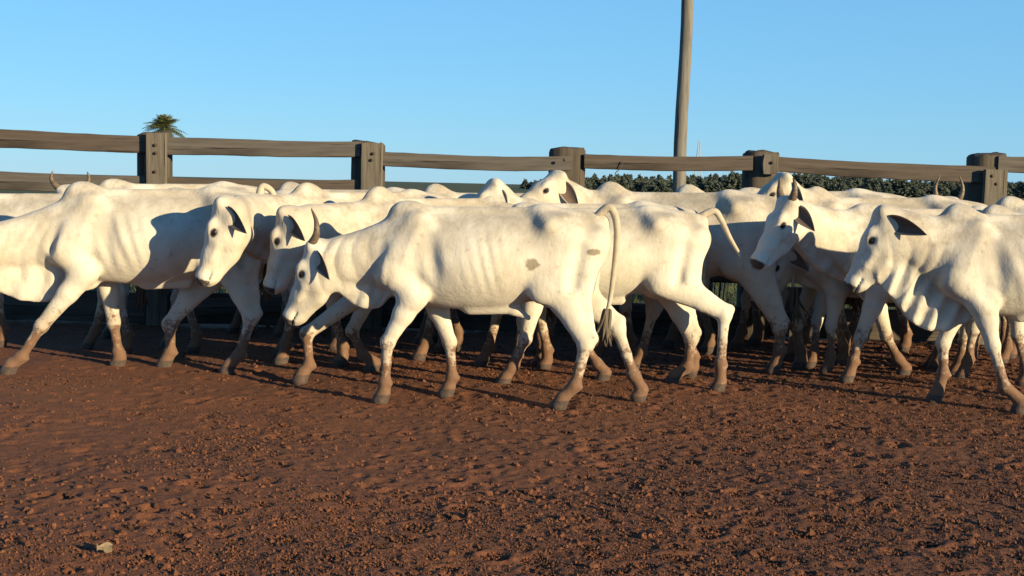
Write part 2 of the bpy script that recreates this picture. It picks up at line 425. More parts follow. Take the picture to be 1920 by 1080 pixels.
    ts = np.linspace(0, 1, 7); NP = [(1 - t) ** 2 * N0 + 2 * t * (1 - t) * Nc + t * t * N3 for t in ts]
    nh = np.interp(ts, [0, .3, .65, 1], [.27, .215, .165, .125 * hs]); nw = np.interp(ts, [0, .3, .65, 1], [.165, .125, .105, .088 * hs])
    for i in range(6):
        L = unit(np.cross([0, 0, 1], NP[i + 1] - NP[i]))
        Fd.econe(NP[i], NP[i + 1], nh[i], nw[i], nh[i + 1], nw[i + 1], L, k=.07)
    # dewlap: a hanging fold from throat to brisket
    dw = S['dew']; wv = (S.get('fold', .012), S.get('foldf', 34), S['seed'] * 1.7, 1.0)
    dts = np.linspace(1, .12, 8); prof = S.get('dewprof', [.35, .55, .75, .95, 1.0, .95, .8, .7]); DP = []; DH = []
    for t, pr in zip(dts, prof):
        p = (1 - t) ** 2 * N0 + 2 * t * (1 - t) * Nc + t * t * N3; hn = np.interp(t, ts, nh)
        ext = dw * pr; DP.append(p + np.array([0, 0, -hn * .72 - ext * .5])); DH.append(hn * .28 + ext * .5)
    DP.append(np.array([.52, 0, .66])); DH.append(.05)
    for i in range(len(DP) - 1):
        L = unit(np.cross([0, 0, 1], DP[i] - DP[i + 1]) + np.array([0, 1e-3, 0]))
        Fd.econe(DP[i], DP[i + 1], DH[i], .03, DH[i + 1], .032, L, k=.05, wave=wv)
    # head
    hx = [a, uu, l]
    def hc(A, B, ha, wa, hb, wb, k=.04, carve=False): Fd.econe(H(*A), H(*B), ha * hs, wa * hs, hb * hs, wb * hs, l, k=k * hs, carve=carve)
    def he(C, r, k=.03, carve=False): Fd.ellip(H(*C), hx, [q * hs for q in r], k=k * hs, carve=carve)
    hc((.05, -.075), (.20, -.085), .085, .088, .092, .098)          # skull
    hc((.20, -.085), (.34, -.080), .090, .092, .072, .070)          # face
    hc((.34, -.080), (.47, -.068), .072, .068, .060, .064)          # nose
    he((.49, -.075), (.056, .066, .078), .03)                       # muzzle
    hc((.15, -.205), (.30, -.168), .078, .062, .056, .050)          # jaw
    hc((.30, -.172), (.46, -.128), .060, .050, .036, .048)          # chin
    for sg in (1, -1):
        he((.18, -.145, sg * .042), (.095, .085, .05), .04)         # cheek
        he((.155, -.028, sg * .078), (.045, .03, .03), .035)        # brow
        he((.192, -.058, sg * .112), (.028, .022, .022), .02, True) # eye socket
        he((.545, -.038, sg * .042), (.022, .016, .014), .012, True) # nostril
        hc((.44, -.104, sg * .060), (.53, -.100, sg * .05), .006, .02, .006, .02, .012, True)  # mouth line
        hc((.26, -.10, sg * .082), (.36, -.09, sg * .066), .012, .01, .008, .01, .03)          # facial crest
    hc((.01, -.045, -.045), (.01, -.045, .045), .05, .05, .05, .05, .05)                       # poll
    for sg in (1, -1): Fd.econe(H(.01, -.04, sg * .05), H(.0, -.035, sg * .085), .032 * hs, .032 * hs, .027 * hs, .027 * hs, k=.03)
    V, Q = Fd.mesh(2)
    # neck and shoulder skin folds
    rs = np.random.RandomState(S['seed'])
    if S['wrinkle'] > 0:
        m = np.clip((V[:, 0] - .60) / .15, 0, 1) * np.clip((poll[0] - .02 - V[:, 0]) / .08, 0, 1) * np.clip((1.2 - V[:, 2]) / .2, 0, 1) * np.clip((V[:, 2] - .62) / .05, 0, 1)
        ph = V[:, 0] * 62 + V[:, 2] * 14 + 3.5 * np.sin(V[:, 2] * 9 + V[:, 0] * 5 + S['seed'])
        m = m * (.35 + .9 * np.abs(np.sin(V[:, 0] * 4.1 + V[:, 2] * 3.3 + S['seed'])))
        V[:, 1] += np.sign(V[:, 1]) * m * S['wrinkle'] * (np.abs(np.sin(ph * .5)) - .5) * np.minimum(1, np.abs(V[:, 1]) / .03)
    eyep = [Fd.hit(H(.192, -.056), l * sg, .2) for sg in (1, -1)]
    # surface attributes
    z = V[:, 2]; legm = np.clip((.62 - z) / .05, 0, 1)
    mud = np.clip(1.22 - z / .54, 0, 1) * legm
    hv = (V - poll) / hs; ca, cu, cl = hv @ a, hv @ uu, hv @ l
    skin = np.clip((ca - .48) / .03, 0, 1) * np.clip((cu + .115) / .02, 0, 1) * .95
    for e in eyep:
        q = (V - e) / hs; de = np.sqrt((q @ a) ** 2 * .8 + (q @ uu) ** 2 * 1.5 + (q @ l) ** 2 * .5)
        st_ = np.exp(-((q @ uu + .012) / .012) ** 2) * np.clip((q @ a) / .02, 0, 1) * np.clip((.075 - q @ a) / .04, 0, 1) * np.clip(1 - np.abs(q @ l) / .05, 0, 1)
        skin = np.maximum(skin, .55 * st_)
        skin = np.maximum(skin, np.clip(1.45 - de / .030, 0, .95))
    skin = np.maximum(skin, .62 * np.clip((.062 - z) / .012, 0, 1))
    stain = np.zeros(len(V))
    for (px_, py_, rx, rz) in S['stains']:
        c = onplane(px_, py_, .25)
        q = np.sqrt(((V[:, 0] - c[0]) / rx) ** 2 + ((V[:, 2] - c[2]) / rz) ** 2)
        stain = np.maximum(stain, np.where(V[:, 1] > 0, np.clip(1.5 - q, 0, 1), 0))
    dorsal = np.clip((z - 1.02) / .28, 0, 1) * np.clip((1.05 - V[:, 0]) / .2, .25, 1) + .5 * np.clip((V[:, 0] - .6) / .1, 0, 1) * np.clip((z - .6) / .1, 0, 1) * np.clip((poll[0] - .1 - V[:, 0]) / .1, 0, 1)
    dorsal = np.clip(dorsal, 0, 1)
    root = empty('cow', base, ang, s)
    tag(root, S['label'], 'cow', 'white cattle herded along the corral fence')
    if S['h'] < .02:
        pass
    body = mesh_np('body', V, Q, COATS[S['coat']], root, True, dict(mud=mud, skin=skin, stain=stain, dorsal=dorsal))
    # eyes
    for e, sg in zip(eyep, (1, -1)):
        if S.get('noeye'): break
        P = []; Fc = []
        nu, nv = 10, 7
        for i in range(nv):
            th = math.pi * i / (nv - 1)
            for j in range(nu):
                p2 = 2 * math.pi * j / nu
                P.append(e - l * sg * .006 + hs * (a * .027 * math.sin(th) * math.cos(p2) + uu * .022 * math.sin(th) * math.sin(p2) + l * sg * .017 * math.cos(th)))
        for i in range(nv - 1):
            for j in range(nu): Fc.append([i * nu + j, i * nu + (j + 1) % nu, (i + 1) * nu + (j + 1) % nu, (i + 1) * nu + j])
        mesh_np('eye', P, Fc, M_EYE, root)
    # ears
    for sg in (1, -1):
        b = Fd.hit(H(.045, -.095), l * sg, .2) - l * sg * .015
        e1, e2, e3 = S['ear'] if sg > 0 else S.get('ear_far', S['ear'])
        dirn = unit(l * sg * e1 - uu * e2 + np.array([0, 0, -1.0]) * e3 - a * S.get('ear_up', 0))
        nrm = unit(a * .15 + uu * .20 + l * sg * .95 - np.array([0, 0, .15])); nrm = unit(nrm - dirn * (nrm @ dirn)); wd = np.cross(dirn, nrm)
        P = []; inner = []; ns, nt = 12, 7; Ln = S['ear_l'] * hs
        for side in (0, 1):
            for i in range(ns):
                q = i / (ns - 1); wdt = hs * .060 * (math.sin(math.pi * min(1, .12 + .88 * q) ** .85) ** .8 * (1 - .25 * q) + .22 * (1 - q) ** 3) if q < 1 else 0.0008
                for j in range(nt):
                    tt = (j / (nt - 1)) * 2 - 1
                    curl = (1 - .3 * q) * .5 * (tt * tt) * wdt
                    p = b + dirn * (Ln * q) + wd * (tt * wdt) + nrm * (curl - .25 * wdt) + np.array([0, 0, -1]) * (.035 * q * q * hs)
                    P.append(p - nrm * (.0045 if side else 0) * (1 if abs(tt) < 1 else .3)); inner.append(0.0 if side or abs(tt) > .95 else 1.0)
        Fc = []; o2 = ns * nt
        for i in range(ns - 1):
            for j in range(nt - 1):
                q = [i * nt + j, (i + 1) * nt + j, (i + 1) * nt + j + 1, i * nt + j + 1]; Fc.append(q); Fc.append([o2 + k for k in q[::-1]])
            for j in (0, nt - 1):
                Fc.append([i * nt + j, (i + 1) * nt + j, o2 + (i + 1) * nt + j, o2 + i * nt + j])
        mesh_np('ear', P, Fc, M_EAR_IN, root, True, dict(inner=inner))
    # horns: offsets in (outward, forward, up) from the poll's side
    if S['horns']:
        fw = unit([a[0], a[1], 0])
        for sg, path in zip((1, -1), S['horns']):
            if not path: continue
            b = H(.0, -.035, sg * .075)
            P = catmull([b + l * sg * p[0] + fw * p[1] + np.array([0, 0, p[2]]) for p in path], 6)
            n = len(P); rr = [S.get('horn_r', .030) * (1 - (i / (n - 1))) ** .75 + .003 for i in range(n)]
            vv, ff = tube(P, rr, 10); mesh_np('horn', vv, ff, S.get('horn_mat', M_HORN), root)
    # tail
    if S['tail']:
        tp = [np.array([-.70, 0, 1.262])] + [onplane(px_, py_, S.get('tail_y', 0.0)) for px_, py_ in S['tail']]
    else:
        j = rnd.uniform(-.03, .03)
        tp = [np.array(p) for p in ((-.70, 0, 1.285), (-.84, 0, 1.245), (-.875, j, 1.10), (-.885, j * 1.5, .9), (-.875, j * 2, .62))]
    P = catmull(tp, 8); n = len(P); rr = [.021 * (1 - i / (n - 1)) ** .8 + .011 for i in range(n)]
    vv, ff = tube(P, rr, 10); tl = mesh_np('tail', vv, ff, M_TAIL, root)
    if S.get('switch', True):
        dirn = unit(P[-1] - P[-4]); VV = []; FF = []; L0 = S.get('switch_l', .26)
        for i in range(34):
            off = np.array([rnd.gauss(0, .012), rnd.gauss(0, .012), 0]); spread = np.array([rnd.gauss(0, .035), rnd.gauss(0, .03), 0])
            ln = L0 * rnd.uniform(.65, 1.05); q = []
            for t in np.linspace(-.25, 1, 7): q.append(P[-1] + dirn * ln * t * .4 + np.array([0, 0, -ln * max(t, 0) * .6]) + off * (1 + .6 * t) + spread * max(t, 0) ** 2)
            vv, ff = tube(q, [.008, .012, .014, .014, .012, .008, .002], 5); o = len(VV); VV += list(vv); FF += [[k + o for k in f] for f in ff]
        mesh_np('tail_switch', VV, FF, S['tailmat'] or M_SWITCH, tl)
    return root
def lower(Fd, kn, ft, hf, rk, rc, rf):
    """cannon, fetlock, pastern and hoof"""
    mid = kn * .45 + ft * .55
    Fd.ellip(kn, np.eye(3), (rk * 1.12, rk * 1.02, rk * 1.2), k=.02)
    Fd.econe(kn, mid, rk * .88, rk * .82, rc * .95, rc * .85, k=.02); Fd.econe(mid, ft, rc * .95, rc * .85, rf * .92, rf * .9, k=.02)
    Fd.ellip(ft + np.array([.004, 0, 0]), np.eye(3), (rf * 1.12, rf * 1.08, rf * 1.1), k=.015)
    for q in (-1, 1): Fd.ellip(ft + np.array([-rf * 1.0, q * .02, -.012]), np.eye(3), (.016, .013, .018), k=.012)
    cor = hf + np.array([-.012, 0, .062])
    Fd.econe(ft, cor, rf, rf * .95, .045, .045, k=.02)
    Fd.econe(cor, hf + np.array([.012, 0, .008]), .047, .047, .058, .054, k=.015)


# ------------------------------------------------------------------ ground: churned red soil, pasture beyond the fence
def lines(a, b, f, far_lo, far_hi):
    """dense coordinate lines from a to b (step f(t)), growing steps out to the far limits"""
    L = [a]
    while L[-1] < b: L.append(L[-1] + f(L[-1]))
    st = f(b); up = [L[-1]]
    while up[-1] < far_hi: st *= 1.35; up.append(up[-1] + st)
    st = f(a); dn = [a]
    while dn[-1] > far_lo: st *= 1.35; dn.append(dn[-1] - st)
    return np.array(dn[::-1][:-1] + L + up[1:])
gx = lines(-5.2, 5.2, lambda t: .017, -4000, 4000)
gy = lines(4.3, 12.4, lambda t: .011 + .0035 * (t - 4.3), -200, 6000)
GX, GY = np.meshgrid(gx, gy, indexing='ij')
def soil_height(x, y, fine=True):
    rough = np.clip(.62 + .09 * (x + 1.2) + .5 * vnoise(x * .7, y * .7, 5), .28, 1.25)
    x2 = x + .05 * vnoise(x * 6, y * 6, 41); y2 = y + .05 * vnoise(x * 6, y * 6, 42)
    h = .05 * vnoise(x * .55, y * .55, 1) + .025 * vnoise(x2 * 1.7, y2 * 1.7, 2)
    n1 = vnoise(x2 * 5.5, y2 * 5.5, 3); n2 = vnoise(x2 * 12, y2 * 12, 4); n3 = vnoise(x2 * 26, y2 * 26, 6)
    h = h + rough * (.004 * n1 + .005 * (.25 - np.abs(n2)) + .009 * n3)
    if fine: h = h + rough * .010 * vnoise(x2 * 58, y2 * 58, 7)
    return h
near = np.clip((6.5 - np.abs(GX)) / 1.0, 0, 1) * np.clip((14 - GY) / 1.0, 0, 1) * np.clip((GY - 3.5) / .6, 0, 1)
GZ = soil_height(GX, GY) * near
rs = np.random.RandomState(8)
for _ in range(2600):                                   # hoof prints
    cx = rs.uniform(-5, 5); cy = 4.4 + 8 * rs.rand(); r = rs.uniform(.035, .065); dp = rs.uniform(.003, .015) * (.7 + .12 * (cx + 2)); 
    if dp <= .004: continue
    i0, i1 = np.searchsorted(gx, (cx - 2.2 * r, cx + 2.2 * r)); j0, j1 = np.searchsorted(gy, (cy - 2.2 * r, cy + 2.2 * r))
    q = ((GX[i0:i1, j0:j1] - cx) / r) ** 2 + ((GY[i0:i1, j0:j1] - cy) / (r * rs.uniform(.8, 1.3))) ** 2
    GZ[i0:i1, j0:j1] += -dp * np.exp(-q * q * 1.2) + dp * .45 * np.exp(-((np.sqrt(q) - 1.35) / .3) ** 2)
GZ = GZ + np.where(GY > 40, -.00 * GY, 0)
nx, ny = GX.shape
gid = np.arange(nx * ny).reshape(nx, ny)
gq = np.stack([gid[:-1, :-1], gid[1:, :-1], gid[1:, 1:], gid[:-1, 1:]], -1).reshape(-1, 4)
gm = MB('soil_and_pasture', .9)
geo = gm.n.new('ShaderNodeSeparateXYZ'); gm.link(gm.co.outputs['Object'], geo.inputs[0])
def soil_colour(m, sx):
    n1 = m.noise(.9, 5, .6); n2 = m.noise(7, 6, .7); n3 = m.noise(38, 4, .7)
    wet = m.math('ADD', m.math('MULTIPLY', sx, .06), m.math('ADD', m.math('MULTIPLY', m.math('SUBTRACT', n1, .5), 1.5), .42))
    c = m.mix(m.ramp(wet, [(.15, 0), (.9, 1)]), (0.158, 0.061, 0.029), (0.112, 0.047, 0.026))
    c = m.mix(m.ramp(n2, [(.45, 0), (.75, .7)]), c, (0.050, 0.025, 0.017))
    c = m.mix(m.math('MULTIPLY', m.ramp(m.noise(3.2, 5, .75), [(.60, 0), (.70, 1)]), .45), c, (0.023, 0.016, 0.012))
    c = m.mix(m.math('MULTIPLY', m.ramp(n3, [(.55, 0), (.75, 1)]), .4), c, (0.124, 0.060, 0.035))
    return c, n3, n2
sc_, n3_, n2_ = soil_colour(gm, geo.outputs[0])
grass_c = gm.mix(gm.ramp(gm.noise(1.6, 5, .7), [(.35, 0), (.65, 1)]), (0.042, 0.059, 0.017), (0.073, 0.079, 0.031))
gm.color(gm.mix(gm.ramp(gm.math('ADD', geo.outputs[1], gm.math('MULTIPLY', gm.noise(.8, 3), 2.5)), [(0, 0), (1, 1)]), sc_, sc_))
# soil inside the corral and a strip behind it, then pasture
edge = gm.n.new('ShaderNodeMapRange'); edge.inputs[1].default_value = 14.6; edge.inputs[2].default_value = 15.3
gm.link(gm.math('ADD', geo.outputs[1], gm.math('MULTIPLY', gm.math('SUBTRACT', gm.noise(1.4, 4), .5), 2.2)), edge.inputs[0])
gm.color(gm.mix(edge.outputs[0], sc_, grass_c))
gm.bump(gm.math('ADD', n3_, gm.math('MULTIPLY', gm.noise(110, 3, .7), .5)), .7, .012)
ground = mesh_np('ground', np.stack([GX, GY, GZ], -1).reshape(-1, 3), gq, gm.m)
tag(ground, kind='structure')

# loose clods and crumbs on the soil: too many to count
def clods(name, N, smin_, smax_, seed, ylo, yhi, mat, fine_=True):
    r = np.random.RandomState(seed)
    t = np.array([(1, 0, 0), (-1, 0, 0), (0, 1, 0), (0, -1, 0), (0, 0, 1), (0, 0, -1)], float)
    f = np.array([(0, 2, 4), (2, 1, 4), (1, 3, 4), (3, 0, 4), (2, 0, 5), (1, 2, 5), (3, 1, 5), (0, 3, 5)])
    e = {}; tv = list(t); tf = []
    def mid(a, b):
        k = (min(a, b), max(a, b))
        if k not in e: m_ = tv[a] + tv[b]; tv.append(m_ / np.linalg.norm(m_)); e[k] = len(tv) - 1
        return e[k]
    if not fine_: tf = [tuple(q) for q in f]
    for a, b, c in (f if fine_ else []):
        ab, bc, ca = mid(a, b), mid(b, c), mid(c, a); tf += [(a, ab, ca), (ab, b, bc), (ca, bc, c), (ab, bc, ca)]
    tv = np.array(tv); tf = np.array(tf)
    y = ylo * (yhi / ylo) ** r.rand(N); x = r.uniform(-1, 1, N) * (.47 * y + .15)
    keep = r.rand(N) < np.clip(.50 + .13 * x + 1.5 * vnoise(x * 1.3, y * 1.3, seed), .06, 1); x, y = x[keep], y[keep]; n = len(x)
    s = smin_ * (smax_ / smin_) ** (r.rand(n) ** 2.2)
    z = soil_height(x, y, False) + s * .05
    sc = s[:, None, None] * (r.uniform(.6, 1.4, (n, 1, 3))) * (1 + .8 * (r.rand(n, len(tv), 1) - .5)) * np.array([1, 1, .95])
    a = r.uniform(0, 6.28, n); P = tv[None] * sc
    ca, sa = np.cos(a)[:, None], np.sin(a)[:, None]
    X = P[..., 0] * ca - P[..., 1] * sa + x[:, None]; Yv = P[..., 0] * sa + P[..., 1] * ca + y[:, None]
    V = np.stack([X, Yv, P[..., 2] + z[:, None]], -1).reshape(-1, 3)
    Fc = (tf[None] + (np.arange(n) * len(tv))[:, None, None]).reshape(-1, 3)
    tone = np.repeat(np.clip(r.rand(n) ** 2.2, 0, 1), len(tv)); o = mesh_np(name, V, Fc, mat, None, False, dict(tone=tone)); return o
cm = MB('soil_clod', .92); cg = cm.n.new('ShaderNodeSeparateXYZ'); cm.link(cm.co.outputs['Object'], cg.inputs[0])
cc, c3, c2 = soil_colour(cm, cg.outputs[0]); cm.color(cm.mix(cm.math('MULTIPLY', cm.ramp(cm.attr('tone'), [(.12, .15), (.6, 1)]), .85), cc, (.024, .015, .011))); cm.bump(c3, .5, .006)
tag(clods('soil_crumbs', 150000, .0035, .0095, 14, 4.3, 12.3, cm.m, False), 'fine crumbs of red-brown soil covering the trampled yard', 'soil', kind='stuff')
tag(clods('soil_clods', 7000, .007, .017, 4, 4.4, 12.3, cm.m), 'larger loose clods of red-brown soil strewn over the yard', 'soil', kind='stuff')

# ------------------------------------------------------------------ corral fence
def wood(name, along, c1, c2, dark):
    m = MB(name, .85); st = [26, 26, 26]; st[along] = 1.3
    g = m.noise(1, 6, .65, tuple(st)); st2 = [7, 7, 7]; st2[along] = .8
    k = m.noise(1, 4, .6, tuple(st2))
    c = m.mix(m.ramp(g, [(.36, 0), (.64, 1)]), c1, c2); c = m.mix(m.ramp(k, [(.5, 0), (.66, .85)]), c, dark)
    st3 = [60, 60, 60]; st3[along] = .9; cr = m.noise(1, 3, .5, tuple(st3)); c = m.mix(m.ramp(cr, [(.62, 0), (.67, .9)]), c, tuple(x * .35 for x in dark))
    m.color(c); m.bump(m.math('ADD', g, m.math('MULTIPLY', k, .8)), .7, .012); return m.m
M_RAIL = wood('weathered_rail_wood', 0, (.100, .092, .085), (.062, .056, .052), (.040, .034, .031))
M_RAIL2 = wood('brown_rail_wood', 0, (.085, .070, .060), (.054, .044, .038), (.031, .025, .021))
M_POST = wood('weathered_post_wood', 2, (.085, .072, .058), (.045, .038, .031), (.024, .019, .016))
def board(name, p0, p1, hgt0, hgt1, th, mat, parent, seed, n=14, droop=0.0):
    """a rough sawn board from p0 to p1 (middle of its front face), local X along it"""
    p0 = np.array(p0, float); p1 = np.array(p1, float); L = np.linalg.norm(p1 - p0); r = random.Random(seed); V = []
    for i in range(n + 1):
        t = i / n; h = (hgt0 + (hgt1 - hgt0) * t) / 2; wob = .006 * math.sin(t * 5 + seed); eb = r.gauss(0, .0015); et = r.gauss(0, .0012)
        zz = wob - droop * 4 * t * (1 - t); x = (t - .5) * L; bv = .008
        for (y, z) in ((0, -h + bv + eb), (0, h - bv + et), (bv, h + et), (th - bv, h + et), (th, h - bv + et), (th, -h + bv + eb), (th - bv, -h + eb), (bv, -h + eb)):
            V.append((x, y, z + zz))
    Fc = [[i * 8 + k, (i + 1) * 8 + k, (i + 1) * 8 + (k + 1) % 8, i * 8 + (k + 1) % 8] for i in range(n) for k in range(8)]
    Fc += [[0, 1, 2, 3, 4, 5, 6, 7], [n * 8 + k for k in range(8)][::-1]]
    o = mesh_np(name, V, Fc, mat, parent, False)
    d = p1 - p0; o.location = (p0 + p1) / 2 - np.array(parent.location) if parent else (p0 + p1) / 2
    o.rotation_euler = (0, -math.atan2(d[2], math.hypot(d[0], d[1])), math.atan2(d[1], d[0])); return o
def log_post(name, x, y, top, rx, ry, mat, parent, seed, sq=2.0, bottom=-.12):
    r = random.Random(seed); n, m = 20, 12; V = []; ph = [r.uniform(0, 6.28) for _ in range(4)]
    for i in range(m + 3):
        t = min(i / m, 1); z = bottom + (top - bottom) * t; k = 1.0
        if i == m: z = top - .02
        elif i == m + 1: z = top - .004; k = .94
        elif i == m + 2: z = top + .004; k = .80
        for j in range(n):
            a = 2 * math.pi * j / n; c, s_ = math.cos(a), math.sin(a)
            q = (abs(c) ** sq + abs(s_) ** sq) ** (-1 / sq)
            w = 1 + .035 * math.sin(3 * a + ph[0] + t) + .03 * math.sin(7 * a + ph[1] + 2 * t) + r.gauss(0, .006)
            V.append((rx * q * c * k * w, ry * q * s_ * k * w, z + ((.014 * math.sin(a + ph[2]) + .007 * math.sin(5 * a + ph[3]) + r.gauss(0, .004)) if i >= m else 0)))
    Fc = [[i * n + j, i * n + (j + 1) % n, (i + 1) * n + (j + 1) % n, (i + 1) * n + j] for i in range(m + 2) for j in range(n)]
    Fc += [list(range(n))[::-1], [(m + 2) * n + j for j in range(n)]]
    o = mesh_np(name, V, Fc, mat, parent, True); o.location = (x, y, 0); return o
FY = 12.0
fence = empty('corral_fence', (0, 0, 0)); tag(fence, 'weathered wooden corral fence of thick posts and plank rails behind the herd', 'fence')
posts = [(-110, 240, 56, 0), (290, 249, 60, 1), (690, 267, 62, 2), (1065, 279, 68, 3), (1428, 286, 66, 4), (1852, 289, 68, 5), (2270, 300, 66, 6)]
PX = []
for (u_, v_, w_, sd_) in posts:
    p = at(u_, v_, FY + .14); rad = w_ / 2 / F_PX * FY
    PX.append(p); log_post('post', p[0], FY + .16, p[2], rad, rad * .85, M_POST, fence, 50 + sd_, 3.0 if sd_ >= 3 else 4.5)
# rails: (left px, right px, top left, bottom left, top right, bottom right) of the topmost rail in each panel
top_rails = [(-110, 272, 238, 274, 254, 286), (312, 676, 258, 291, 265, 294), (708, 1072, 285, 312, 293, 320),
             (1096, 1412, 290, 317, 293, 321), (1458, 1868, 294, 322, 314, 346), (1872, 2270, 292, 322, 300, 332)]
gap = [(77, 77), (75, 72), (70, 70), (70, 70), (80, 80), (75, 75)]
for i, (xa, xb, ta, ba, tb, bb) in enumerate(top_rails):
    for lev in range(5):
        dz0 = dz1 = 0
        A0 = at(xa, ta, FY); A1 = at(xa, ba, FY); B0 = at(xb, tb, FY); B1 = at(xb, bb, FY)
        g0 = gap[i][0] / F_PX * FY; g1 = gap[i][1] / F_PX * FY
        rr = random.Random(i * 10 + lev)
        za = (A0[2] + A1[2]) / 2 - g0 * lev + (rr.uniform(-.015, .015) if lev else 0); zb = (B0[2] + B1[2]) / 2 - g1 * lev + (rr.uniform(-.015, .015) if lev else 0)
        if min(za, zb) < .12: continue
        yy = FY - (.012 if i % 2 else -.004) - rr.uniform(0, .004)
        board('rail', (A0[0], yy, za), (B0[0], yy, zb), A0[2] - A1[2], B0[2] - B1[2], .055, M_RAIL2 if (i * 3 + lev) % 4 == 0 or i in (3, 4) else M_RAIL, fence, i * 7 + lev, droop=.012 if i == 2 else .004)
    A = at(xa, ta, FY); B = at(xb, tb, FY)
    board('kickboard', (A[0], FY + .01, .17), (B[0], FY + .01, .16), .30, .30, .05, M_RAIL2, fence, 300 + i)
# upright battens that clamp the rails on the left posts, a short block on the fourth
def batten(u_, v_, w_, zb, seed, y=FY - .075, mat=None):
    p = at(u_, v_, y); w = w_ / F_PX * y
    o = board('batten', (p[0], y, zb), (p[0], y, p[2]), w, w * .97, .055, mat or M_BATTEN_X, fence, seed, n=10); return o
M_BATTEN_X = wood('pale_batten_wood', 0, (.135, .120, .100), (.085, .075, .062), (.045, .038, .032))
batten(293, 249, 40, .0, 91); batten(698, 268, 42, .0, 92)
batten(1446, 290, 30, 1.60, 93); batten(1868, 318, 44, .0, 94, y=FY - .085)
M_IRON = simple('rusty_iron', (.03, .022, .018), .6, 30, (.06, .035, .022))
for (u_, v_) in ((291, 272), (292, 287), (291, 322), (700, 288), (697, 300), (1448, 305), (1860, 330), (1868, 345), (1058, 300)):
    p = at(u_, v_, FY - .082); vv, ff = tube([(0, 0, 0), (0, -.010, 0), (0, -.016, 0)], [.016, .016, .009], 8); vv = np.asarray(vv)
    o = mesh_np('bolt', vv, ff, M_IRON, fence); o.location = p
# ------------------------------------------------------------------ utility pole behind the fence
PY = 21.0
a = at(1274, 345, PY); b = at(1288, 0, PY); d = (b - a) / (b[2] - a[2])
P = [a + d * (z - a[2]) for z in np.linspace(-.3, 8.2, 18)]
P = [p + np.array([.015 * math.sin(i * .9), 0, 0]) for i, p in enumerate(P)]
vv, ff = tube(P, list(np.linspace(.118, .088, 18)), 16)
M_POLE = wood('grey_pole_wood', 2, (.165, .160, .152), (.115, .110, .103), (.07, .065, .06))
pole = empty('utility_pole', P[0]); tag(pole, 'tall grey wooden pole rising out of frame behind the fence', 'pole')
o = mesh_np('shaft', vv - P[0], ff, M_POLE, pole)
vv, ff = tube([P[-1] + np.array([-.7, -.14, -.3]), P[-1] + np.array([.7, -.14, -.3])], [.05, .05], 8)
mesh_np('crossarm', vv - P[0], ff, M_POLE, pole)
# ------------------------------------------------------------------ palm beyond the left post
M_FROND = simple('palm_frond', (0.068, 0.087, 0.034), .6, 8, (0.113, 0.124, 0.056))
M_PTRUNK = simple('palm_trunk', (0.090, 0.071, 0.051), .9, 12, (0.051, 0.040, 0.028), None, .5)
pc = at(308, 241, 70.0); palm = empty('palm_tree', (pc[0], pc[1], 0)); tag(palm, 'small palm tree whose feathery crown shows above the left fence post', 'palm')
vv, ff = tube([(0, 0, z) for z in np.linspace(-.1, pc[2], 10)], list(np.linspace(.2, .12, 10)), 10); mesh_np('trunk', vv, ff, M_PTRUNK, palm)
rp = random.Random(5)
for i in range(70):
    az = i * 2.399 + rp.uniform(-.2, .2); el = rp.uniform(-.7, 1.45); L = rp.uniform(1.1, 1.5); V = []; Fc = []
    hd = np.array([math.cos(az), math.sin(az), 0]); sd_ = np.array([-math.sin(az), math.cos(az), 0]); pts = []
    for t in np.linspace(0, 1, 12): pts.append(hd * (L * t * math.cos(el)) + np.array([0, 0, pc[2] + L * t * math.sin(el) - .42 * L * t * t]))
    for k in range(1, 12):
        tg = unit_ = (pts[k] - pts[k - 1]) / np.linalg.norm(pts[k] - pts[k - 1]); ln = .42 * math.sin(math.pi * min(.98, .12 + k / 12.5)) + .05
        for sg in (1, -1):
            for q in (0, .5):
                b0 = pts[k] - tg * .08 * q; tip = b0 + sd_ * sg * ln * rp.uniform(.7, 1) + tg * ln * .5 + np.array([0, 0, -ln * rp.uniform(.1, .5)])
                o = len(V); V += [b0, b0 + tg * .035, tip]; Fc.append([o, o + 1, o + 2])
    vv, ff = tube(pts, list(np.linspace(.02, .005, 12)), 4); o = len(V); V += list(vv); Fc += [[q + o for q in f] for f in ff]
    mesh_np('frond', V, Fc, M_FROND, palm, False)
# ------------------------------------------------------------------ far conifer plantation: one mass
M_FOREST = simple('conifer_foliage', (.038, .050, .040), .9, .25, (.050, .064, .050))
rf = np.random.RandomState(12); V = []; Fc = []; cnt = 0
def conifer(x, y, h, r):
    global V, Fc
    n = 130; ex1 = rf.uniform(.7, 2.0); ex2 = rf.uniform(.55, 1.0); k0 = rf.uniform(.0, .25)
    for k in range(n):
        t = rf.rand() ** .8; z = h * (.06 + .94 * t); rad = r * max(0, 1 - t ** ex1) ** ex2 + .12; a0 = rf.uniform(0, 6.28)
        s_ = rf.uniform(.25, .6); p = np.array([x + math.cos(a0) * rad * .55, y + math.sin(a0) * rad * .55, z])
        e = np.array([math.cos(a0), math.sin(a0), -.25]) * rad * .75; w = np.array([-math.sin(a0), math.cos(a0), 0]) * s_ * .8; o = len(V)
        p = p + rf.normal(0, .15, 3); V += [p - w, p + e + np.array([0, 0, rf.uniform(-.1, .4)]), p + w, p + np.array([rf.normal(0, .2), rf.normal(0, .2), s_ * rf.uniform(.5, 1.2)])]; Fc += [[o, o + 1, o + 3], [o + 1, o + 2, o + 3]]
    o = len(V); V += [np.array([x - .10, y, h * .9]), np.array([x + .10, y, h * .9]), np.array([x, y, h * 1.02]), np.array([x - .12, y, 0]), np.array([x + .12, y, 0]), np.array([x, y, h * .9])]
    Fc += [[o, o + 1, o + 2], [o + 3, o + 4, o + 5]]
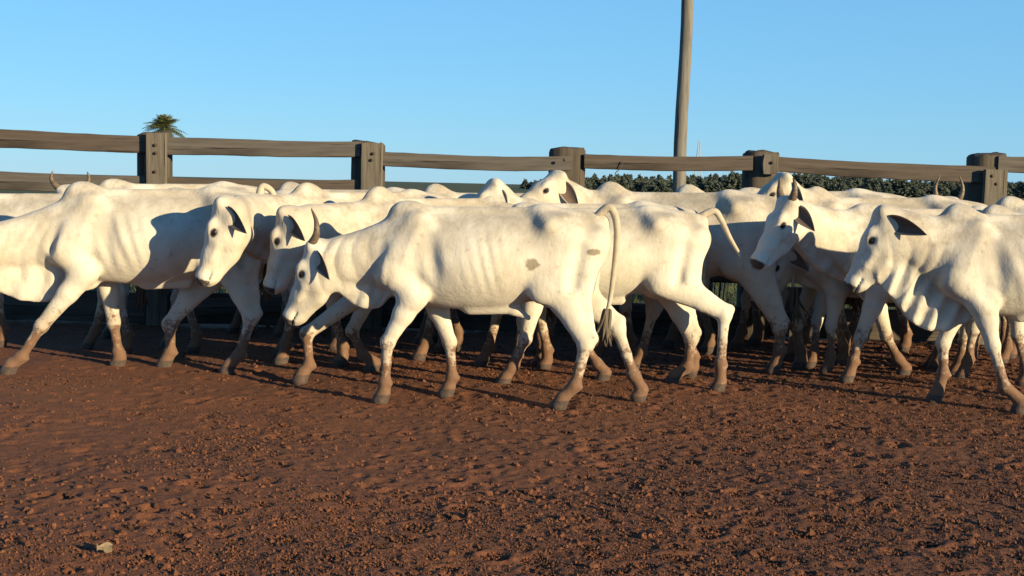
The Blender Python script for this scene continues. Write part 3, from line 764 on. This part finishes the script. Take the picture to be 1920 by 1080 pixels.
for row in range(7):
    uu_ = 985.0
    while uu_ < 2060:
        Yd = 285 + row * 9 + (0 if uu_ > 1080 else (1080 - uu_) * 1.0) + rf.uniform(-3, 3)
        hpx = np.interp(uu_, [800, 860, 960, 1110, 1250, 1360, 1420, 1500, 1700, 1900, 2060], [-8, -5, 2, 13, 16, 23, 25, 26, 23, 20, 20]) + rf.uniform(-15, 8)
        hgt = max(1.5, 1.45 + hpx / F_PX * Yd * .98)
        p = at(uu_, 340, Yd); conifer(p[0], Yd, hgt, rf.uniform(1.3, 2.1) * (.6 + hgt / 8)); uu_ += rf.uniform(8, 20)
tag(mesh_np('conifer_wood', np.array(V), np.array(Fc), M_FOREST, None, False), 'dark green wood along the horizon behind the fence', 'wood', kind='stuff')
# ------------------------------------------------------------------ far lattice mast
M_STEEL = simple('galvanised_steel', (.35, .36, .37), .5)
mb = at(1308, 345, 420); mt = at(1308, 264, 420); mast = empty('lattice_mast', (mb[0], 420, 0)); tag(mast, 'thin steel lattice mast far away right of the wooden pole', 'mast')
hm_ = mt[2]
for sx_, sy_ in ((-1, -1), (1, -1), (1, 1), (-1, 1)):
    vv, ff = tube([(sx_ * 1.5, sy_ * 1.5, 0), (sx_ * .15, sy_ * .15, hm_)], [.12, .09], 5); mesh_np('leg', vv, ff, M_STEEL, mast)
for k in range(7):
    z0 = hm_ * k / 7; z1 = hm_ * (k + 1) / 7; w0 = 1.5 - 1.35 * k / 7; w1 = 1.5 - 1.35 * (k + 1) / 7
    vv, ff = tube([(-w0, -w0, z0), (w1, -w1, z1)], [.06, .06], 4); mesh_np('brace', vv, ff, M_STEEL, mast)
# ------------------------------------------------------------------ pasture grass behind the fence, dry stalks, dangling wire
rg = np.random.RandomState(3); V = []; Fc = []
for k in range(9000):
    y = rg.uniform(13.8, 19); x = rg.uniform(-.47, .47) * y; h = rg.uniform(.05, .16); a0 = rg.uniform(0, 6.28); o = len(V)
    d = np.array([math.cos(a0), math.sin(a0), 0]); V += [np.array([x, y, 0]) - d * .008, np.array([x, y, 0]) + d * .008, np.array([x + rg.normal(0, .05), y + rg.normal(0, .05), h])]; Fc.append([o, o + 1, o + 2])
M_GRASS = simple('pasture_grass', (.035, .055, .016), .8, 3, (.075, .080, .034))
tag(mesh_np('pasture_grass', np.array(V), np.array(Fc), M_GRASS, None, False), 'short green pasture grass growing beyond the corral fence', 'grass', kind='stuff')
M_DRY = simple('dry_stalk', (0.237, 0.186, 0.119), .85, 6, (0.141, 0.101, 0.062))
wp = at(1338, 372, 12.75); weed = empty('dry_weed', (wp[0], 12.75, 0)); tag(weed, 'dry straw-coloured weed stalks behind the fence right of the pole', 'weed')
for k in range(13):
    r_ = random.Random(k); x0 = r_.uniform(-.12, .12); lean = r_.uniform(-.16, .2); zt = wp[2] + r_.uniform(-.05, .12)
    vv, ff = tube(catmull([(x0, r_.uniform(-.05, .05), 0), (x0 + lean * .3, 0, zt * .5), (x0 + lean * .8, .02, zt * .9), (x0 + lean * 1.3, .02, zt)], 4), list(np.linspace(.008, .004, 13)), 5)
    mesh_np('stalk', vv, ff, M_DRY, weed)
M_WIRE = simple('rusty_wire', (.06, .045, .038), .6)
w0 = at(1168, 300, FY - .03); wpth = [at(1168, 302, FY - .035), at(1163, 316, FY - .045), at(1154, 325, FY - .05), at(1155, 338, FY - .045)]
vv, ff = tube(catmull(wpth, 6), [.005] * 19, 5); wr = mesh_np('dangling_wire', vv, ff, M_WIRE); tag(wr, 'thin dark wire end dangling from the top rail', 'wire')
# ------------------------------------------------------------------ low white shed far left
M_WHITE = simple('whitewash', (0.395, 0.389, 0.373), .8, 2, (0.339, 0.327, 0.305)); M_ROOF = simple('tin_roof', (0.237, 0.242, 0.248), .5)
s0 = at(-30, 352, 150); s1 = at(42, 352, 150); shed = empty('white_shed', ((s0[0] + s1[0]) / 2, 151.5, 0)); tag(shed, 'low white shed far beyond the fence at left edge', 'shed')
wd_ = (s1[0] - s0[0]) / 2; hz_ = 1.15
def boxm(name, x0, x1, y0, y1, z0, z1, mat, parent):
    return mesh_np(name, [(x0, y0, z0), (x1, y0, z0), (x1, y1, z0), (x0, y1, z0), (x0, y0, z1), (x1, y0, z1), (x1, y1, z1), (x0, y1, z1)],
                   [[0, 1, 5, 4], [1, 2, 6, 5], [2, 3, 7, 6], [3, 0, 4, 7], [4, 5, 6, 7], [3, 2, 1, 0]], mat, parent, False)
boxm('wall', -wd_, wd_, -1.5, 1.5, 0, .95, M_WHITE, shed)
mesh_np('roof', [(-wd_ - .2, -1.8, .93), (wd_ + .2, -1.8, .93), (wd_ + .2, 1.8, .93), (-wd_ - .2, 1.8, .93), (-wd_ - .2, 0, 1.3), (wd_ + .2, 0, 1.3)],
        [[0, 1, 5, 4], [2, 3, 4, 5], [1, 2, 5], [3, 0, 4], [3, 2, 1, 0]], M_ROOF, shed, False)
boxm('door', wd_ * .2, wd_ * .2 + .8, -1.56, -1.5, 0, .9, M_ROOF, shed)

# ------------------------------------------------------------------ pale scrap on the soil
sp_ = at(195, 1063, 4.62); sp_[2] = float(soil_height(np.array([sp_[0]]), np.array([sp_[1]]), False)[0]) + .03
VV = []; rr_ = random.Random(2)
for i in range(6):
    for j in range(4): VV.append((.012 * (i - 2.5) + rr_.gauss(0, .002), .011 * (j - 1.5) + rr_.gauss(0, .002), .010 * math.sin(i * 1.3 + j) + .006 * (j % 2)))
FF = [[i * 4 + j, (i + 1) * 4 + j, (i + 1) * 4 + j + 1, i * 4 + j + 1] for i in range(5) for j in range(3)]
n_ = len(VV); VV += [(x, y, z - .004) for x, y, z in VV]; FF += [[k + n_ for k in f[::-1]] for f in FF]
o = mesh_np('maize_husk', VV, FF, M_DRY); o.location = sp_; o.rotation_euler = (.5, .15, .4); tag(o, 'small pale crumpled scrap lying on the soil at lower left', 'husk')
# ------------------------------------------------------------------ the herd (image anchors: hump, poll, muzzle, feet)
HN = .0105
COW = []
COW.append(dict(label='horned white cow in front at centre, grey dung patches on flank', hump_px=(765, 377, 8.22), yaw=4, h=HN, coat=0, seed=3,
    poll=(584, 455, 8.24), muzzle=(529, 594, 8.30), dew=.13, dewprof=[.1, .25, .6, 1.1, 1.25, .5, .2, .2], fold=.008,
    nf=[(727, 640), (722, 712), (716, 748)], ff=[(843, 645), (848, 715), (838, 752)],
    nh=[(1098, 648), (1078, 728), (1050, 770)], fh=[(1158, 612), (1188, 690), (1200, 733)], fh_lift=.03,
    tail=[(1138, 390), (1152, 402), (1157, 440), (1151, 510), (1144, 560), (1138, 585)], tail_y=.03, switch_l=.24,
    horns=[[(0, 0, 0), (.02, -.05, .08), (.015, -.045, .17), (0, .0, .255)], None], navel=True, ribs=.0045,
    stains=[(997, 497, .045, .042), (1112, 474, .045, .024)], ear=(.5, .82, .25), wrinkle=.010))
COW.append(dict(label='white cow at left edge stepping forward, hump high, head cut off by the frame', hump_px=(155, 341, 9.12), yaw=-9, h=.012, coat=0, seed=5, hump=1.4,
    poll=(-68, 434, 8.85), muzzle=(-128, 575, 8.75), dew=.25, fold=.012,
    nf=[(78, 615), (40, 680), (18, 712)], ff=[(213, 610), (222, 672), (222, 702)],
    nh=[(470, 600), (450, 672), (428, 708)], fh=[(318, 610), (320, 665), (310, 694)],
    tail=[(492, 350), (514, 368), (512, 430), (505, 500)], ribs=.0065, fat=.97, wrinkle=.006))
COW.append(dict(label='cream hornless cow, its head in front of the left cow\'s rump', hump_px=(577, 343, 9.60), yaw=-36, h=.012, coat=1, seed=7, hump=2.2,
    poll=(408, 376, 8.58), muzzle=(368, 507, 8.58), legs='w2', dew=.10, ear=(.5, .82, .25), wrinkle=.005))
COW.append(dict(label='white cow whose shaded face peers from behind the horned front cow\'s head', hump_px=(712, 350, 9.22), yaw=-24, h=.012, coat=1, seed=9, hump=2.7,
    poll=(527, 394, 8.66), muzzle=(493, 532, 8.68), dew=.10, nf=[(575, 628), (580, 690), (565, 722)], ff=[(660, 620), (680, 665), (700, 695)],
    ear=(.5, .8, .25), wrinkle=.005))
COW.append(dict(label='white cow behind the front cow, tail swung out from its rump', hump_px=(985, 380, 9.02), yaw=1, h=.012, coat=0, seed=11,
    poll=(835, 425, 9.1), muzzle=(775, 535, 9.1), dew=.08,
    nf=[(985, 640), (960, 700), (945, 734)], ff=[(1085, 630), (1120, 680), (1132, 712)],
    nh=[(1358, 585), (1352, 665), (1348, 712)], fh=[(1296, 640), (1290, 700), (1262, 732)],
    tail=[(1336, 396), (1352, 412), (1368, 445), (1391, 484)], switch=False, ribs=.004, wrinkle=.003))
COW.append(dict(label='long-eared white cow at right with a big pleated dewlap', hump_px=(1800, 382, 8.42), yaw=3, h=HN, coat=2, seed=13,
    poll=(1645, 392, 8.42), muzzle=(1587, 513, 8.48), dew=.31, dewprof=[.45, .85, .85, .8, 1.0, 1.1, .95, .65], fold=.02, foldf=48,
    nf=[(1862, 640), (1885, 705), (1915, 748)], ff=[(1768, 650), (1768, 715), (1752, 770)], legs='st',
    ear=(.28, 1.0, -.12), ear_up=.12, ear_l=.25, wrinkle=.012, hump=2.2))
COW.append(dict(label='white cow with two short dark horns, body in shade of the right cow', hump_px=(1622, 382, 9.55), yaw=-6, h=.012, coat=0, seed=15,
    poll=(1468, 372, 9.05), muzzle=(1408, 484, 8.98), dew=.10, nf=[(1612, 640), (1600, 690), (1588, 732)], ff=[(1662, 630), (1682, 670), (1695, 705)],
    horns=[[(0, 0, 0), (.03, .0, .06), (.035, .0, .12), (.02, .01, .17)]] * 2, horn_r=.032, headscale=1.02, ear=(.75, .45, .35), wrinkle=.010))
COW.append(dict(label='cream cow with raised head and dark ear just below the third fence post', hump_px=(1146, 341, 10.3), yaw=14, h=.0145, coat=1, seed=17,
    poll=(1042, 322, 10.2), muzzle=(966, 375, 10.05), legs='w1', ear=(.5, .8, .1), hump=2.4, headscale=1.0, ear_l=.24,
    nh=[(1462, 620), (1462, 670), (1450, 712)], fh=[(1492, 610), (1500, 660), (1500, 695)]))
COW.append(dict(label='white cow raising its head in front of the fourth post, behind the short-horned cow', hump_px=(1532, 350, 10.42), yaw=1, h=.0145, coat=1, seed=19, hump=2.6,
    poll=(1464, 326, 10.4), muzzle=(1402, 382, 10.35), legs='w2', ear=(.6, .8, .1), headscale=1.0))
COW.append(dict(label='white cow of which only the high rounded rump shows right of the fourth post', hump_px=(1402, 353, 11.4), yaw=1, h=.0155, coat=0, seed=20, hump=.4,
    poll=(1310, 388, 11.4), muzzle=(1280, 460, 11.4), legs='w1', fat=1.02))
COW.append(dict(label='white cow lifting its head just over the front cow\'s back', hump_px=(985, 372, 9.62), yaw=0, h=.0155, coat=0, seed=21,
    poll=(921, 338, 9.65), muzzle=(855, 412, 9.6), legs='w1', ear=(.55, .4, .6), headscale=1.0))
COW.append(dict(label='white cow showing only its humped back left of the lifted head', hump_px=(818, 345, 10.9), yaw=2, h=.0165, coat=1, seed=23, hump=2.2, legs='w2',
    poll=(690, 395, 10.9), muzzle=(650, 480, 10.9)))
COW.append(dict(label='white cow at far left behind the left cow\'s neck', hump_px=(-48, 350, 10.15), yaw=0, h=.0165, coat=0, seed=25, hump=1.6, legs='w1'))
COW.append(dict(label='white cow behind the left cow with two dark horns against the rail', hump_px=(212, 336, 11.0), yaw=-20, h=.0165, coat=0, seed=27, legs='st',
    poll=(130, 352, 10.85), muzzle=(118, 450, 10.6), horns=[[(0, 0, 0), (.05, 0, .05), (.075, 0, .10), (.06, 0, .16)]] * 2, horn_r=.028))
COW.append(dict(label='white cow whose hump shows left of the second post', hump_px=(546, 341, 11.4), yaw=0, h=.0175, coat=2, seed=29, hump=2.0, legs='w1'))
COW.append(dict(label='white cow with only its hump showing in front of the tall pole', hump_px=(1292, 346, 11.1), yaw=11, h=.0175, coat=0, seed=31, hump=2.4, legs='w2',
    poll=(1180, 385, 11.15), muzzle=(1150, 460, 11.15)))
COW.append(dict(label='cow with tall pale horns facing the camera at far right', hump_px=(1862, 386, 11.3), yaw=-12, h=.0165, coat=0, seed=33, legs='st',
    poll=(1778, 372, 11.15), muzzle=(1766, 470, 10.8), horns=[[(0, 0, 0), (.03, 0, .06), (.035, 0, .14), (.0, 0, .24)]] * 2, horn_r=.026, horn_mat=M_HORN_PALE))
COW.append(dict(label='white cow right behind the hump of the right cow', hump_px=(1868, 384, 9.45), yaw=-4, h=.0165, coat=2, seed=37, hump=2.0, legs='w2',
    poll=(1790, 405, 9.3), muzzle=(1745, 500, 9.2), ear=(.5, .7, -.1)))
COW.append(dict(label='white cow at the right edge, hindmost, back level with the rail', hump_px=(1895, 368, 10.7), yaw=-2, h=.0175, coat=0, seed=39, hump=1.8, legs='w1',
    poll=(1850, 430, 10.6), muzzle=(1815, 500, 10.6)))
COW.append(dict(label='white cow packed behind the left cow\'s belly, only its legs showing', hump_px=(330, 352, 10.35), yaw=3, coat=0, seed=45, legs='w2', poll=(215, 385, 10.35), muzzle=(180, 470, 10.35)))
COW.append(dict(label='smaller white cow in deep shade between the swung-out tail and the short-horned cow', hump_px=(1545, 400, 10.0), yaw=3, coat=2, seed=51, legs='st',
    poll=(1452, 455, 9.95), muzzle=(1415, 545, 9.9)))
for i, c in enumerate(COW):
    make_cow(c)
